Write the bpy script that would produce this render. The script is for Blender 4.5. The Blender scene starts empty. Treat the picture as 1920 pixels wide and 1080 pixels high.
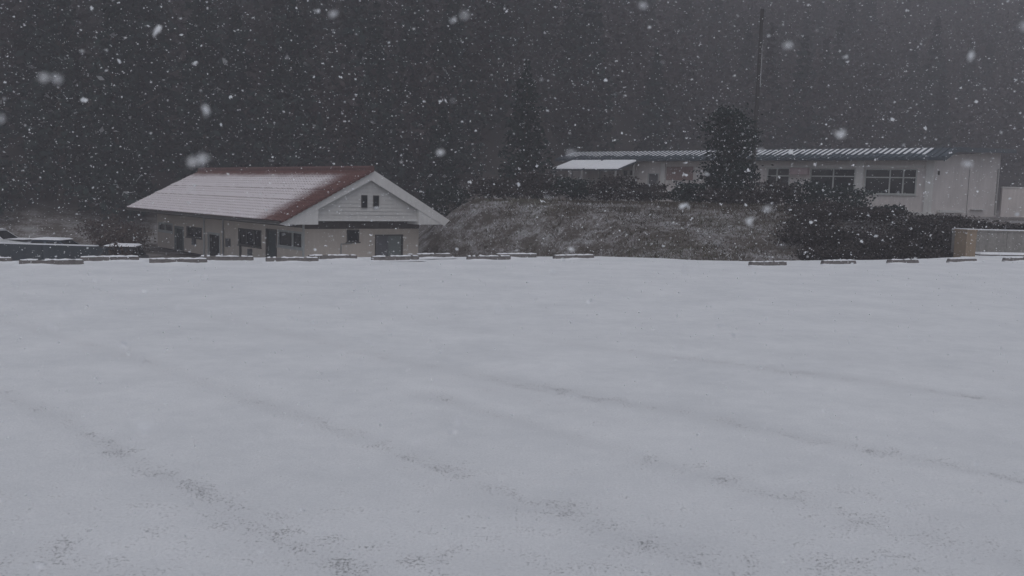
import bpy, math, random
import numpy as np
from mathutils import Matrix, Vector
R = math.radians
rng = np.random.default_rng(7)
random.seed(7)
sc = bpy.context.scene
col = sc.collection

# ---------------------------------------------------------------- camera
EYE = 1.68
cam_d = bpy.data.cameras.new('camera')
cam = bpy.data.objects.new('camera', cam_d)
col.objects.link(cam)
cam_d.sensor_width = 36.0
cam_d.lens = 1663.0 / 1920.0 * 36.0
cam_d.clip_start = 0.05
cam_d.clip_end = 2000
cam.matrix_world = Matrix.Translation((0, 0, EYE)) @ Matrix.Rotation(R(90 - 5.98), 4, 'X') @ Matrix.Rotation(R(1.63), 4, 'Z')
cam_d.dof.use_dof = True
cam_d.dof.focus_distance = 30.0
cam_d.dof.aperture_fstop = 5.0
sc.camera = cam

# ---------------------------------------------------------------- sky and sun (overcast)
SUN_EL, SUN_AZ = R(60), R(178)
w = bpy.data.worlds.new('World')
sc.world = w
w.use_nodes = True
nt = w.node_tree
bg = nt.nodes['Background']
sky = nt.nodes.new('ShaderNodeTexSky')
sky.sky_type = 'NISHITA'
sky.sun_disc = False
sky.sun_elevation = SUN_EL
sky.sun_rotation = SUN_AZ
sky.air_density = 1.0
sky.dust_density = 2.0
sky.ozone_density = 1.0
hs = nt.nodes.new('ShaderNodeHueSaturation')
hs.inputs['Saturation'].default_value = 0.46
nt.links.new(sky.outputs[0], hs.inputs['Color'])
nt.links.new(hs.outputs[0], bg.inputs['Color'])
bg.inputs['Strength'].default_value = 0.10
sd = bpy.data.lights.new('sun', 'SUN')
sd.energy = 0.5
sd.angle = R(45)
sd.color = (1.0, 0.99, 0.98)
sun = bpy.data.objects.new('sun', sd)
col.objects.link(sun)
sd_dir = Vector((math.sin(SUN_AZ) * math.cos(SUN_EL), math.cos(SUN_AZ) * math.cos(SUN_EL), math.sin(SUN_EL)))
sun.rotation_euler = (-sd_dir).to_track_quat('-Z', 'Y').to_euler()
sun.location = (0, -20, 40)

vs = sc.view_settings
vs.view_transform = 'Standard'
vs.look = 'None'
vs.gamma = 1.0
vs.use_curve_mapping = False
vs.exposure = -0.08
sc.cycles.max_bounces = 6
sc.cycles.diffuse_bounces = 3
sc.cycles.transparent_max_bounces = 8
sc.cycles.volume_bounces = 1

# ---------------------------------------------------------------- materials
def new_mat(name):
    m = bpy.data.materials.new(name)
    m.use_nodes = True
    n = m.node_tree
    return m, n, n.nodes['Principled BSDF']

def noise(n, scale, detail=4.0, rough=0.6, vec=None, dim='3D'):
    t = n.nodes.new('ShaderNodeTexNoise')
    t.inputs['Scale'].default_value = scale
    t.inputs['Detail'].default_value = detail
    t.inputs['Roughness'].default_value = rough
    if vec is not None:
        n.links.new(vec, t.inputs['Vector'])
    return t.outputs['Fac']

def ramp(n, fac, stops):
    r = n.nodes.new('ShaderNodeValToRGB')
    e = r.color_ramp.elements
    while len(e) < len(stops):
        e.new(0.5)
    for i, (p, c) in enumerate(stops):
        e[i].position = p
        e[i].color = (c[0], c[1], c[2], 1) if not isinstance(c, (int, float)) else (c, c, c, 1)
    n.links.new(fac, r.inputs['Fac'])
    return r.outputs['Color']

def mix(n, fac, a, b, mode='MIX'):
    m = n.nodes.new('ShaderNodeMix')
    m.data_type = 'RGBA'
    m.blend_type = mode
    for s, v in ((m.inputs['Factor'], fac), (m.inputs['A'], a), (m.inputs['B'], b)):
        if isinstance(v, (int, float)):
            s.default_value = v
        elif isinstance(v, tuple):
            s.default_value = (*v, 1)
        else:
            n.links.new(v, s)
    return m.outputs['Result']

def maths(n, op, a, b=None, clamp=False):
    m = n.nodes.new('ShaderNodeMath')
    m.operation = op
    m.use_clamp = clamp
    for i, v in enumerate((a, b)):
        if v is None:
            continue
        if isinstance(v, (int, float)):
            m.inputs[i].default_value = v
        else:
            n.links.new(v, m.inputs[i])
    return m.outputs[0]

def bump(n, p, h, strength=0.3, dist=0.02):
    b = n.nodes.new('ShaderNodeBump')
    b.inputs['Strength'].default_value = strength
    b.inputs['Distance'].default_value = dist
    n.links.new(h, b.inputs['Height'])
    n.links.new(b.outputs[0], p.inputs['Normal'])

def objvec(n, ob=None):
    t = n.nodes.new('ShaderNodeTexCoord')
    if ob is not None:
        t.object = ob
    return t.outputs['Object']

def plain(name, c, rough=0.7, var=0.25, scale=3.0, bscale=None, spec=0.3):
    """procedural paint / plaster / metal: mottled, with faint weather streaks"""
    m, n, p = new_mat(name)
    v = objvec(n)
    f = noise(n, scale, 5, 0.65, v)
    mp = n.nodes.new('ShaderNodeMapping')
    mp.inputs['Scale'].default_value = (6, 6, 0.5)
    n.links.new(v, mp.inputs['Vector'])
    f2 = noise(n, 1.3, 4, 0.6, mp.outputs[0])
    a = tuple(x * (1 - var) for x in c)
    b = tuple(min(1, x * (1 + var)) for x in c)
    cc = ramp(n, maths(n, 'ADD', maths(n, 'MULTIPLY', f, 0.55), maths(n, 'MULTIPLY', f2, 0.45)), [(0.3, a), (0.7, b)])
    n.links.new(cc, p.inputs['Base Color'])
    p.inputs['Roughness'].default_value = rough
    p.inputs['Specular IOR Level'].default_value = spec
    if bscale:
        bump(n, p, noise(n, bscale, 3), 0.25, 0.01)
    return m

M = {}
M['cream'] = plain('cream_plaster', (0.54, 0.475, 0.42), 0.9, 0.10, 0.7, 40)
M['siding'] = plain('pale_siding', (0.50, 0.49, 0.48), 0.75, 0.10, 3.0)
M['fascia'] = plain('white_fascia_paint', (0.60, 0.59, 0.58), 0.7, 0.10, 2.0)
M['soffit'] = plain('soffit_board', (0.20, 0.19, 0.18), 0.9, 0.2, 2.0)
M['frame'] = plain('pale_window_frame', (0.42, 0.43, 0.42), 0.5, 0.1)
M['frame_dark'] = plain('bronze_frame', (0.08, 0.075, 0.07), 0.5, 0.15)
M['door_green'] = plain('grey_green_door', (0.18, 0.20, 0.195), 0.5, 0.12)
M['door_grey'] = plain('grey_door', (0.12, 0.12, 0.13), 0.5, 0.12)
M['door_dark'] = plain('dark_green_door', (0.035, 0.05, 0.05), 0.5, 0.2)
M['pipe'] = plain('grey_pipe', (0.3, 0.3, 0.3), 0.5, 0.1)
M['blue_metal'] = plain('blue_sheet_metal', (0.050, 0.066, 0.080), 0.55, 0.2, 2.0)
M['plaster'] = plain('grey_stained_plaster', (0.55, 0.51, 0.50), 0.9, 0.18, 0.8, 30)
M['plaster_end'] = plain('grey_pink_stained_plaster', (0.54, 0.50, 0.49), 0.9, 0.18, 0.5, 30)
M['plaster_band'] = plain('pale_plaster_band', (0.56, 0.55, 0.54), 0.85, 0.12, 2.0)
M['plaster_pink'] = plain('pink_plaster', (0.36, 0.28, 0.29), 0.9, 0.2, 2.0)
M['brick'] = plain('reddish_cladding', (0.24, 0.17, 0.16), 0.9, 0.25, 8.0)
M['concrete'] = plain('weathered_concrete', (0.22, 0.21, 0.20), 0.95, 0.35, 9.0, 60)
M['concrete_dark'] = plain('damp_dark_concrete', (0.12, 0.115, 0.115), 0.95, 0.35, 2.0, 40)
M['stop'] = plain('damp_stop_concrete', (0.15, 0.14, 0.138), 0.95, 0.35, 14.0, 60)
M['ridge'] = plain('dark_red_ridge_tile', (0.115, 0.06, 0.055), 0.8, 0.4, 5.0)
M['eave_shade'] = plain('painted_eave_shade', (0.085, 0.075, 0.07), 0.9, 0.3, 2.0)  # dark tone standing in for the shade under the overhangs
M['pole_dark'] = plain('creosoted_pole', (0.032, 0.030, 0.030), 0.9, 0.3, 4.0)
M['navy'] = plain('blue_grey_painted_wall', (0.048, 0.057, 0.066), 0.8, 0.25, 1.0, 30)
M['tan'] = plain('tan_stone', (0.25, 0.195, 0.145), 0.9, 0.2, 6.0, 40)
M['wood'] = plain('dark_wood', (0.07, 0.055, 0.045), 0.9, 0.3, 8)
M['bark'] = plain('bark', (0.06, 0.05, 0.042), 0.95, 0.4, 10, 30)
M['car_white'] = plain('white_car_paint', (0.62, 0.63, 0.64), 0.3, 0.05, 1.0, None, 0.5)
M['car_blue'] = plain('blue_car_paint', (0.05, 0.07, 0.10), 0.3, 0.1, 1.0, None, 0.5)
M['car_dark'] = plain('dark_car_paint', (0.03, 0.035, 0.04), 0.3, 0.1, 1.0, None, 0.5)
M['tyre'] = plain('tyre_rubber', (0.02, 0.02, 0.02), 0.9, 0.2)
M['rim'] = plain('wheel_metal', (0.35, 0.35, 0.36), 0.35, 0.1)
M['lamp'] = plain('lamp_lens', (0.5, 0.5, 0.5), 0.2, 0.1)
M['insulator'] = plain('porcelain', (0.5, 0.5, 0.48), 0.3, 0.1)

m, n, p = new_mat('dark_glass')
f = noise(n, 1.2, 3, 0.5, objvec(n))
n.links.new(ramp(n, f, [(0.3, (0.012, 0.014, 0.017)), (0.75, (0.035, 0.038, 0.042))]), p.inputs['Base Color'])
p.inputs['Roughness'].default_value = 0.12
p.inputs['Specular IOR Level'].default_value = 0.35
M['glass'] = m

m, n, p = new_mat('fallen_snow')
v = objvec(n)
n.links.new(ramp(n, noise(n, 5, 4, 0.6, v), [(0.3, (0.72, 0.73, 0.76)), (0.7, (0.83, 0.84, 0.86))]), p.inputs['Base Color'])
p.inputs['Roughness'].default_value = 0.9
p.inputs['Specular IOR Level'].default_value = 0.1
bump(n, p, noise(n, 40, 3, 0.6, v), 0.4, 0.01)
M['snow'] = m

# snow lying thinly on asphalt: 'thin' is how worn the cover is (tyre tracks), stored on the mesh
m, n, p = new_mat('thin_snow_on_asphalt')
g = n.nodes.new('ShaderNodeNewGeometry')
pos = g.outputs['Position']
at_ = n.nodes.new('ShaderNodeAttribute')
at_.attribute_name = 'thin'
thin = at_.outputs['Fac']
mp = n.nodes.new('ShaderNodeMapping')
mp.inputs['Scale'].default_value = (1, 1, 0)
n.links.new(pos, mp.inputs['Vector'])
pv = mp.outputs[0]
grain = noise(n, 60, 3, 0.75, pv)
clump = noise(n, 5, 4, 0.65, pv)
big = noise(n, 0.9, 4, 0.55, pv)
s1 = maths(n, 'ADD', maths(n, 'MULTIPLY', grain, 0.62), maths(n, 'MULTIPLY', clump, 0.38))
s2 = maths(n, 'ADD', s1, maths(n, 'MULTIPLY', thin, 0.20))
s2 = maths(n, 'ADD', s2, maths(n, 'MULTIPLY', maths(n, 'SUBTRACT', big, 0.5), 0.10))
bare = ramp(n, s2, [(0.64, 0.0), (0.73, 0.52)])
snowc = ramp(n, maths(n, 'ADD', maths(n, 'MULTIPLY', big, 0.6), maths(n, 'MULTIPLY', clump, 0.4)),
             [(0.34, (0.73, 0.745, 0.765)), (0.64, (0.86, 0.87, 0.885))])
snowc = mix(n, ramp(n, grain, [(0.38, 0.0), (0.68, 0.34)]), snowc, (0.50, 0.505, 0.52))
veil = maths(n, 'MULTIPLY', thin, maths(n, 'ADD', 0.10, maths(n, 'MULTIPLY', clump, 0.42)), True)
snowc2 = mix(n, veil, snowc, (0.45, 0.455, 0.47))
asph = ramp(n, noise(n, 160, 2, 0.5, pv), [(0.3, (0.10, 0.10, 0.105)), (0.7, (0.26, 0.26, 0.27))])
n.links.new(mix(n, bare, snowc2, asph), p.inputs['Base Color'])
p.inputs['Roughness'].default_value = 0.92
p.inputs['Specular IOR Level'].default_value = 0.08
hh = maths(n, 'SUBTRACT', maths(n, 'ADD', maths(n, 'MULTIPLY', clump, 0.8), maths(n, 'MULTIPLY', grain, 0.45)), bare)
bump(n, p, hh, 0.85, 0.016)
M['lot'] = m

# rough ground: dead grass and earth under a broken dusting of snow
m, n, p = new_mat('dead_grass_with_snow_dust')
g = n.nodes.new('ShaderNodeNewGeometry')
pos = g.outputs['Position']
mp = n.nodes.new('ShaderNodeMapping')
mp.inputs['Scale'].default_value = (0.5, 0.8, 1.6)
n.links.new(pos, mp.inputs['Vector'])
a = noise(n, 1.1, 6, 0.65, mp.outputs[0])
b = noise(n, 7, 5, 0.7, pos)
earth = ramp(n, a, [(0.3, (0.085, 0.075, 0.066)), (0.55, (0.125, 0.108, 0.098)), (0.8, (0.085, 0.088, 0.072))])
dust = ramp(n, maths(n, 'ADD', maths(n, 'MULTIPLY', a, 0.6), maths(n, 'MULTIPLY', b, 0.4)), [(0.46, 0.0), (0.66, 0.65)])
ya_ = n.nodes.new('ShaderNodeAttribute')
ya_.attribute_name = 'yard'
wo_ = n.nodes.new('ShaderNodeAttribute')
wo_.attribute_name = 'wood'
dust = mix(n, wo_.outputs['Fac'], dust, (0.02, 0.02, 0.02))
earth = mix(n, wo_.outputs['Fac'], earth, (0.035, 0.03, 0.027))
n.links.new(mix(n, ya_.outputs['Fac'], mix(n, dust, earth, (0.6, 0.61, 0.64)), (0.50, 0.51, 0.53)), p.inputs['Base Color'])
p.inputs['Roughness'].default_value = 0.95
p.inputs['Specular IOR Level'].default_value = 0.05
bump(n, p, b, 0.8, 0.1)
M['ground'] = m

def leaf_mat(name, stops, rough=0.7):
    m, n, p = new_mat(name)
    a = n.nodes.new('ShaderNodeAttribute')
    a.attribute_name = 'tint'
    n.links.new(ramp(n, a.outputs['Fac'], stops), p.inputs['Base Color'])
    p.inputs['Roughness'].default_value = rough
    p.inputs['Specular IOR Level'].default_value = 0.15
    return m
M['leaf_ever'] = leaf_mat('evergreen_leaves', [(0.0, (0.012, 0.024, 0.022)), (0.6, (0.022, 0.036, 0.033)), (0.93, (0.04, 0.052, 0.047)), (1.0, (0.30, 0.31, 0.32))])
M['leaf_forest'] = leaf_mat('forest_foliage', [(0.0, (0.006, 0.020, 0.019)), (0.35, (0.012, 0.022, 0.021)), (0.55, (0.022, 0.020, 0.020)), (1.0, (0.045, 0.037, 0.038))])
M['leaf_brown'] = leaf_mat('brown_twigs', [(0.0, (0.045, 0.030, 0.025)), (0.8, (0.10, 0.072, 0.06)), (1.0, (0.22, 0.20, 0.19))])
M['leaf_dark'] = leaf_mat('dark_shrub_leaves', [(0.0, (0.028, 0.026, 0.026)), (0.9, (0.075, 0.064, 0.062)), (1.0, (0.28, 0.28, 0.29))])
M['grass'] = leaf_mat('dead_grass_blades', [(0.0, (0.045, 0.040, 0.030)), (0.55, (0.11, 0.093, 0.074)), (0.8, (0.10, 0.105, 0.07)), (0.9, (0.2, 0.19, 0.175)), (1.0, (0.55, 0.55, 0.57))])

# ---------------------------------------------------------------- helpers
class MB:
    def __init__(s):
        s.v, s.f, s.mi, s.cur = [], [], [], 0
    def add(s, vs, fs):
        b = len(s.v)
        s.v += [tuple(x) for x in vs]
        s.f += [tuple(b + i for i in q) for q in fs]
        s.mi += [s.cur] * len(fs)
        return s
    def box(s, x0, x1, y0, y1, z0, z1):
        return s.hexa([(x0, y0, z0), (x1, y0, z0), (x1, y1, z0), (x0, y1, z0), (x0, y0, z1), (x1, y0, z1), (x1, y1, z1), (x0, y1, z1)])
    def hexa(s, c):
        return s.add(c, [(3, 2, 1, 0), (4, 5, 6, 7), (0, 1, 5, 4), (1, 2, 6, 5), (2, 3, 7, 6), (3, 0, 4, 7)])
    def prism(s, poly, f0, f1):
        """poly: 2D points; f0/f1 map a 2D point to the two ends"""
        k = len(poly)
        vs = [f0(*q) for q in poly] + [f1(*q) for q in poly]
        fs = [tuple(range(k - 1, -1, -1)), tuple(range(k, 2 * k))]
        fs += [(i, (i + 1) % k, k + (i + 1) % k, k + i) for i in range(k)]
        return s.add(vs, fs)
    def tube(s, pts, rad, sides=8):
        pts = [Vector(q) for q in pts]
        if not hasattr(rad, '__len__'):
            rad = [rad] * len(pts)
        vs = []
        for i, q in enumerate(pts):
            d = (pts[min(i + 1, len(pts) - 1)] - pts[max(i - 1, 0)]).normalized()
            a = d.cross(Vector((0.31, 0.87, 0.38))).normalized()
            b = d.cross(a)
            for k in range(sides):
                t = 2 * math.pi * k / sides
                vs.append(q + (a * math.cos(t) + b * math.sin(t)) * rad[i])
        fs = []
        for i in range(len(pts) - 1):
            for k in range(sides):
                k2 = (k + 1) % sides
                fs.append((i * sides + k, i * sides + k2, (i + 1) * sides + k2, (i + 1) * sides + k))
        fs.append(tuple(range(sides)))
        fs.append(tuple((len(pts) - 1) * sides + k for k in range(sides)))
        return s.add(vs, fs)
    def mesh(s, name, mat):
        me = bpy.data.meshes.new(name)
        me.from_pydata(s.v, [], s.f)
        for q in (mat if isinstance(mat, (list, tuple)) else [mat]):
            me.materials.append(q)
        if any(s.mi):
            me.polygons.foreach_set('material_index', s.mi)
        me.update()
        return me
    def build(s, name, mat, parent=None, smooth=False):
        me = s.mesh(name, mat)
        if smooth:
            me.polygons.foreach_set('use_smooth', [True] * len(me.polygons))
        return link(name, me, parent)

def link(name, me, parent=None):
    o = bpy.data.objects.new(name, me)
    col.objects.link(o)
    o.parent = parent
    return o

def tag(o, label=None, cat=None, group=None, kind=None):
    for k, v in (('label', label), ('category', cat), ('group', group), ('kind', kind)):
        if v:
            o[k] = v
    return o

def thing(name, loc, rz, label, cat, group=None):
    o = bpy.data.objects.new(name, None)
    o.empty_display_size = 0.3
    col.objects.link(o)
    o.location = loc
    o.rotation_euler = (0, 0, rz)
    return tag(o, label, cat, group)

def np_mesh(name, V, F, mat, attr=None, attrname='tint', smooth=False):
    """V (n,3), F (m,k) same-size faces"""
    me = bpy.data.meshes.new(name)
    V = np.ascontiguousarray(V, np.float32)
    F = np.ascontiguousarray(F, np.int32)
    k = F.shape[1]
    me.vertices.add(len(V))
    me.vertices.foreach_set('co', V.ravel())
    me.loops.add(F.size)
    me.loops.foreach_set('vertex_index', F.ravel())
    me.polygons.add(len(F))
    me.polygons.foreach_set('loop_start', np.arange(0, F.size, k, dtype=np.int32))
    if smooth:
        me.polygons.foreach_set('use_smooth', np.ones(len(F), bool))
    for q in (mat if isinstance(mat, (list, tuple)) else [mat]):
        me.materials.append(q)
    me.update(calc_edges=True)
    if attr is not None:
        a = me.attributes.new(attrname, 'FLOAT', 'POINT')
        a.data.foreach_set('value', np.ascontiguousarray(attr, np.float32))
    return me

def smooth(a, b, x):
    t = np.clip((x - a) / (b - a), 0, 1)
    return t * t * (3 - 2 * t)

def vnoise(x, y, s, seed=0):
    """cheap smooth 2D value noise"""
    x = np.asarray(x, float) * s + 37.1 * seed
    y = np.asarray(y, float) * s - 11.7 * seed
    xi, yi = np.floor(x), np.floor(y)
    fx, fy = x - xi, y - yi
    fx, fy = fx * fx * (3 - 2 * fx), fy * fy * (3 - 2 * fy)
    def h(a, b):
        q = np.sin(a * 127.1 + b * 311.7 + seed * 17.3) * 43758.5453
        return q - np.floor(q)
    return (h(xi, yi) * (1 - fx) + h(xi + 1, yi) * fx) * (1 - fy) + (h(xi, yi + 1) * (1 - fx) + h(xi + 1, yi + 1) * fx) * fy

# ---------------------------------------------------------------- terrain
EDGE = np.array([(-70, -8), (-40, 6), (-16, 17), (-11.07, 19.1), (-10.2, 20.0), (-8.8, 20.8), (-6.3, 21.85), (-4.1, 22.75), (-1.6, 23.6), (1.0, 24.65),
                 (2.6, 25.35), (4.05, 25.07), (5.0, 24.65), (6.5, 24.75), (8.2, 25.5), (11, 26.7), (13.4, 28.2), (14.6, 29.0), (15.4, 30.2), (16.0, 33.6), (30, 40), (90, 66)], float)
def edge_y(x):
    return np.interp(x, EDGE[:, 0], EDGE[:, 1])
HX, HY, HYAW = -10.5, 40.0, R(40.6)           # near left corner of the house roof
HG = -2.3                                      # ground level at the house
def ground_z(x, y):
    x = np.asarray(x, float)
    y = np.asarray(y, float)
    d = y - edge_y(x)                          # metres beyond the lot's edge
    low = -2.3 * smooth(-0.2, 5.0, d) - 0.12
    u = (x - HX) * math.cos(HYAW) + (y - HY) * math.sin(HYAW)
    foot = np.interp(x, [-5, 12, 15, 40], [30, 30, 34.5, 38])
    top = np.interp(x, [-5, 12, 15, 40], [47.5, 47, 41, 44])
    t = smooth(0, 1, (y - foot) / (top - foot))
    base = -1.0 * smooth(-0.2, 3.0, d) - 0.12
    base = base * (1 - smooth(14.8, 16.0, x)) + (-0.06) * smooth(14.8, 16.0, x)
    bank = base + (np.interp(x, [-5, 0, 13, 20], [1.3, 1.36, 1.5, 1.12]) - base) * t
    k = smooth(8.9, 12.5, u) * smooth(-7, -1.5, x + 0.12 * (y - 46))
    k = np.where(y < 33, smooth(0, 4, x), k)
    k = np.maximum(k, smooth(2.0, 6.0, x))
    z = low * (1 - k) + bank * k
    yf = np.interp(x, [-60, -20, 0, 20, 60], [52, 60, 75, 100, 116])
    z = z + 0.50 * np.clip(y - yf, 0, 125)
    z = z + 0.10 * (vnoise(x, y, 0.5, 3) - 0.5) * smooth(1, 4, d)
    return z

xs = np.concatenate([np.arange(-220, -60, 10), np.arange(-60, -30, 2), np.arange(-30, 30, 0.6), np.arange(30, 60, 2), np.arange(60, 241, 10)])
ys = np.concatenate([np.arange(-60, 14, 6), np.arange(14, 66, 0.6), np.arange(66, 120, 3), np.arange(120, 321, 10)])
gx, gy = np.meshgrid(xs, ys)
gz = ground_z(gx, gy)
gz = np.where(gy < edge_y(gx) - 0.3, -0.5, gz)
gu = (gx - HX) * math.cos(HYAW) + (gy - HY) * math.sin(HYAW)
yard = (smooth(9.2, 8.4, gu) * smooth(-1.0, -3.0, gx) * smooth(49, 46, gy)).astype(float)   # level yard and road round the house; unseen snow added to bounce light
nx, ny = len(xs), len(ys)
idx = np.arange(nx * ny).reshape(ny, nx)
Fq = np.stack([idx[:-1, :-1], idx[:-1, 1:], idx[1:, 1:], idx[1:, :-1]], -1).reshape(-1, 4)
gm_ = (np_mesh('ground', np.stack([gx, gy, gz], -1).reshape(-1, 3), Fq, M['ground'], yard.ravel(), 'yard', True))
yf_ = np.interp(gx, [-60, -20, 0, 20, 60], [60, 64, 78, 100, 116])
wa = gm_.attributes.new('wood', 'FLOAT', 'POINT')
wa.data.foreach_set('value', smooth(-4, 1, gy - yf_).ravel().astype(np.float32))   # sheltered leaf litter under the forest
tag(link('ground', gm_), kind='structure')

# the snow covered lot, tyre tracks pressed into it
TRACKS = [
    ([(-7.5, 10.2), (-5.84, 8.64), (-4.12, 7.03), (-3.17, 6.19), (-2.32, 5.35), (-1.69, 4.8), (-1.25, 4.3), (-0.86, 3.99), (-0.6, 3.74), (0.1, 3.1), (1.2, 2)], 0.10, 0.66),
    ([(-8.5, 12.6), (-6.3, 10.83), (-3.83, 8.76), (-2.21, 7.14), (-1.27, 6.21), (-0.59, 5.55), (0.03, 4.79), (0.37, 4.52), (0.76, 4.15), (1.04, 3.84), (1.43, 3.45), (2.4, 2.4)], 0.11, 0.66),
    ([(-8, 15.2), (-5.07, 12.68), (-3.16, 10.88), (-1.83, 9.51), (-1.09, 8.78), (-0.44, 8.32), (0.02, 7.93), (0.66, 7.44), (1.43, 6.9), (2.1, 6.32), (2.68, 5.81), (3.21, 5.37), (3.74, 4.82), (5.5, 3.2)], 0.14, 0.80),
    ([(-6.5, 16), (-2.85, 13.11), (-1.12, 11.69), (0.26, 10.4), (1.12, 9.71), (2.25, 9.1), (2.82, 8.75), (3.33, 8.38), (3.85, 7.93), (4.43, 7.45), (5.2, 6.8), (8, 4.5)], 0.14, 0.7),
    ([(-0.69, 7.3), (0.61, 5.93), (0.98, 5.53), (1.31, 5.24), (1.74, 4.82), (2.09, 4.5), (2.52, 4.12), (3.01, 3.73), (4, 2.9)], 0.10, 0.6),
    ([(-3.6, 4.75), (-2.68, 4.15), (-2.23, 3.92), (-1.91, 3.75), (-1.41, 3.45), (-0.6, 2.8)], 0.12, 0.4),
    ([(-9.5, 14.3), (-7.65, 13.16), (-5.07, 11.7), (-2.69, 9.95), (-0.8, 8.3), (-0.02, 7.42), (0.79, 6.55)], 0.15, 0.38),
    ([(-1.5, 15.3), (0.99, 13.51), (2.55, 12.2), (4.19, 10.72), (5.4, 9.19), (8, 6)], 0.16, 0.3),
    ([(-12, 15.5), (-8, 14.2), (-3, 12.6), (3, 9.9), (7, 7.2)], 0.18, 0.25),
    ([(-10, 19), (-3, 17.2), (4, 15), (12, 11.5)], 0.25, 0.25),
]
def track_field(x, y):
    best = np.zeros_like(x)
    wob = 0.10 * (vnoise(x, y, 1.4, 9) - 0.5)
    for pts, wd, amp in TRACKS:
        d = np.full_like(x, 1e9)
        for (ax, ay), (bx, by) in zip(pts[:-1], pts[1:]):
            dx, dy = bx - ax, by - ay
            t = np.clip(((x - ax) * dx + (y - ay) * dy) / (dx * dx + dy * dy), 0, 1)
            d = np.minimum(d, np.hypot(x - ax - t * dx, y - ay - t * dy))
        brk = 0.72 + 0.28 * smooth(0.3, 0.7, vnoise(x, y, 0.55, 4)) 
        best = np.maximum(best, amp * brk * np.exp(-((np.abs(d + wob)) / (wd * 1.45)) ** 2))
    return 0.72 * best * (1 - 0.58 * smooth(7.0, 13.0, y))
cx = np.concatenate([np.linspace(-70, -20, 26)[:-1], np.linspace(-20, -11, 60)[:-1], np.arange(-11, 11, 0.05), np.linspace(11, 20, 80)[:-1], np.linspace(20, 90, 30)])
ty = np.concatenate([np.linspace(-60, 1.4, 14)[:-1] / 60.0])
rows_near = np.geomspace(1.5, 1.0 + 24.0, 300)
V, A = [], []
ey = edge_y(cx)
ey = ey + 0.10 * (vnoise(cx, cx * 0, 1.1, 5) - 0.5) + 0.05 * (vnoise(cx, cx * 0, 4.0, 6) - 0.5)
rws = []
for yy in np.linspace(-60, 1.4, 12)[:-1]:
    rws.append(np.minimum(yy, ey - 12 + 0.1 * (yy + 60) / 60))
for yy in rows_near:
    f = (yy - 1.5) / (25.0 - 1.5)
    rws.append(np.minimum(1.5, ey - 8) + (ey - 0.12 - np.minimum(1.5, ey - 8)) * f)
X = np.tile(cx, (len(rws) + 3, 1))
Y = np.array(rws + [ey, ey + 0.05, ey + 0.12])
Zt = 0.005 * np.clip(X, -20, 20)
T = track_field(X, Y)
noise_h = 0.012 * (vnoise(X, Y, 1.0, 1) - 0.5) + 0.008 * (vnoise(X, Y, 4.0, 2) - 0.5)
Zt = Zt + noise_h - 0.014 * T
# worn patches nearer the camera
WORN = [(0.43, 4.6), (0.79, 4.19), (1.0, 3.95), (1.23, 3.9), (-0.55, 5.49), (-0.23, 5.25), (-1.62, 4.76), (-1.3, 4.37), (-0.98, 4.08), (-0.73, 3.85), (-2.26, 3.94), (-2.06, 3.72), (0.24, 4.72), (1.83, 5.0), (2.12, 4.41), (2.34, 4.15), (2.76, 4.68), (0.98, 5.5), (1.95, 4.55), (0.13, 3.9), (-0.31, 3.93), (1.53, 3.98), (1.88, 4.0)]
near = 0.22 * smooth(8.0, 3.8, Y)
for wi, (wx, wy) in enumerate(WORN):
    near = near + 0.13 * np.exp(-((X - wx) / 0.34) ** 2 - ((Y - wy) / 0.13) ** 2) * (0.5 + vnoise(X, Y, 3.0, 40 + wi))
thin_a = np.minimum(np.maximum(T, near) + 0.3 * np.minimum(T, near), 1.0)
Zt[-2] -= 0.06
Zt[-1] -= 0.55
ny, nx = X.shape
idx = np.arange(nx * ny).reshape(ny, nx)
Fq = np.stack([idx[:-1, :-1], idx[:-1, 1:], idx[1:, 1:], idx[1:, :-1]], -1).reshape(-1, 4)
lot = link('parking_lot', np_mesh('parking_lot', np.stack([X, Y, Zt], -1).reshape(-1, 3), Fq, M['lot'], thin_a.ravel(), 'thin', True))
tag(lot, kind='structure')

# ---------------------------------------------------------------- wheel stops
def stop_mesh(seed):
    r = random.Random(seed)
    mb = MB()
    L, W0, W1, H, N = 1.2, 0.075, 0.052, 0.115, 11
    prof = [(-W0, -0.04), (-W0, 0.02), (-W1, H - 0.014), (-W1 + 0.014, H), (W1 - 0.014, H), (W1, H - 0.014), (W0, 0.02), (W0, -0.04)]
    k = len(prof)
    vs_, fs = [], []
    for i in range(N):
        e = 0.018 if i in (0, N - 1) else 0.005
        x = L * i / (N - 1)
        chip = 0.025 if r.random() < 0.12 else 0.0
        for a, b in prof:
            vs_.append((x + r.uniform(-.006, .006), a + r.uniform(-e, e) * 0.5, b - (r.uniform(0, e) + chip if b > 0.05 else 0)))
    for i in range(N - 1):
        for q in range(k):
            fs.append((i * k + q, i * k + (q + 1) % k, (i + 1) * k + (q + 1) % k, (i + 1) * k + q))
    fs += [tuple(range(k)), tuple((N - 1) * k + q for q in range(k))]
    mb.add(vs_, fs)
    return mb.mesh('wheel_stop', M['stop'])
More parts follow.
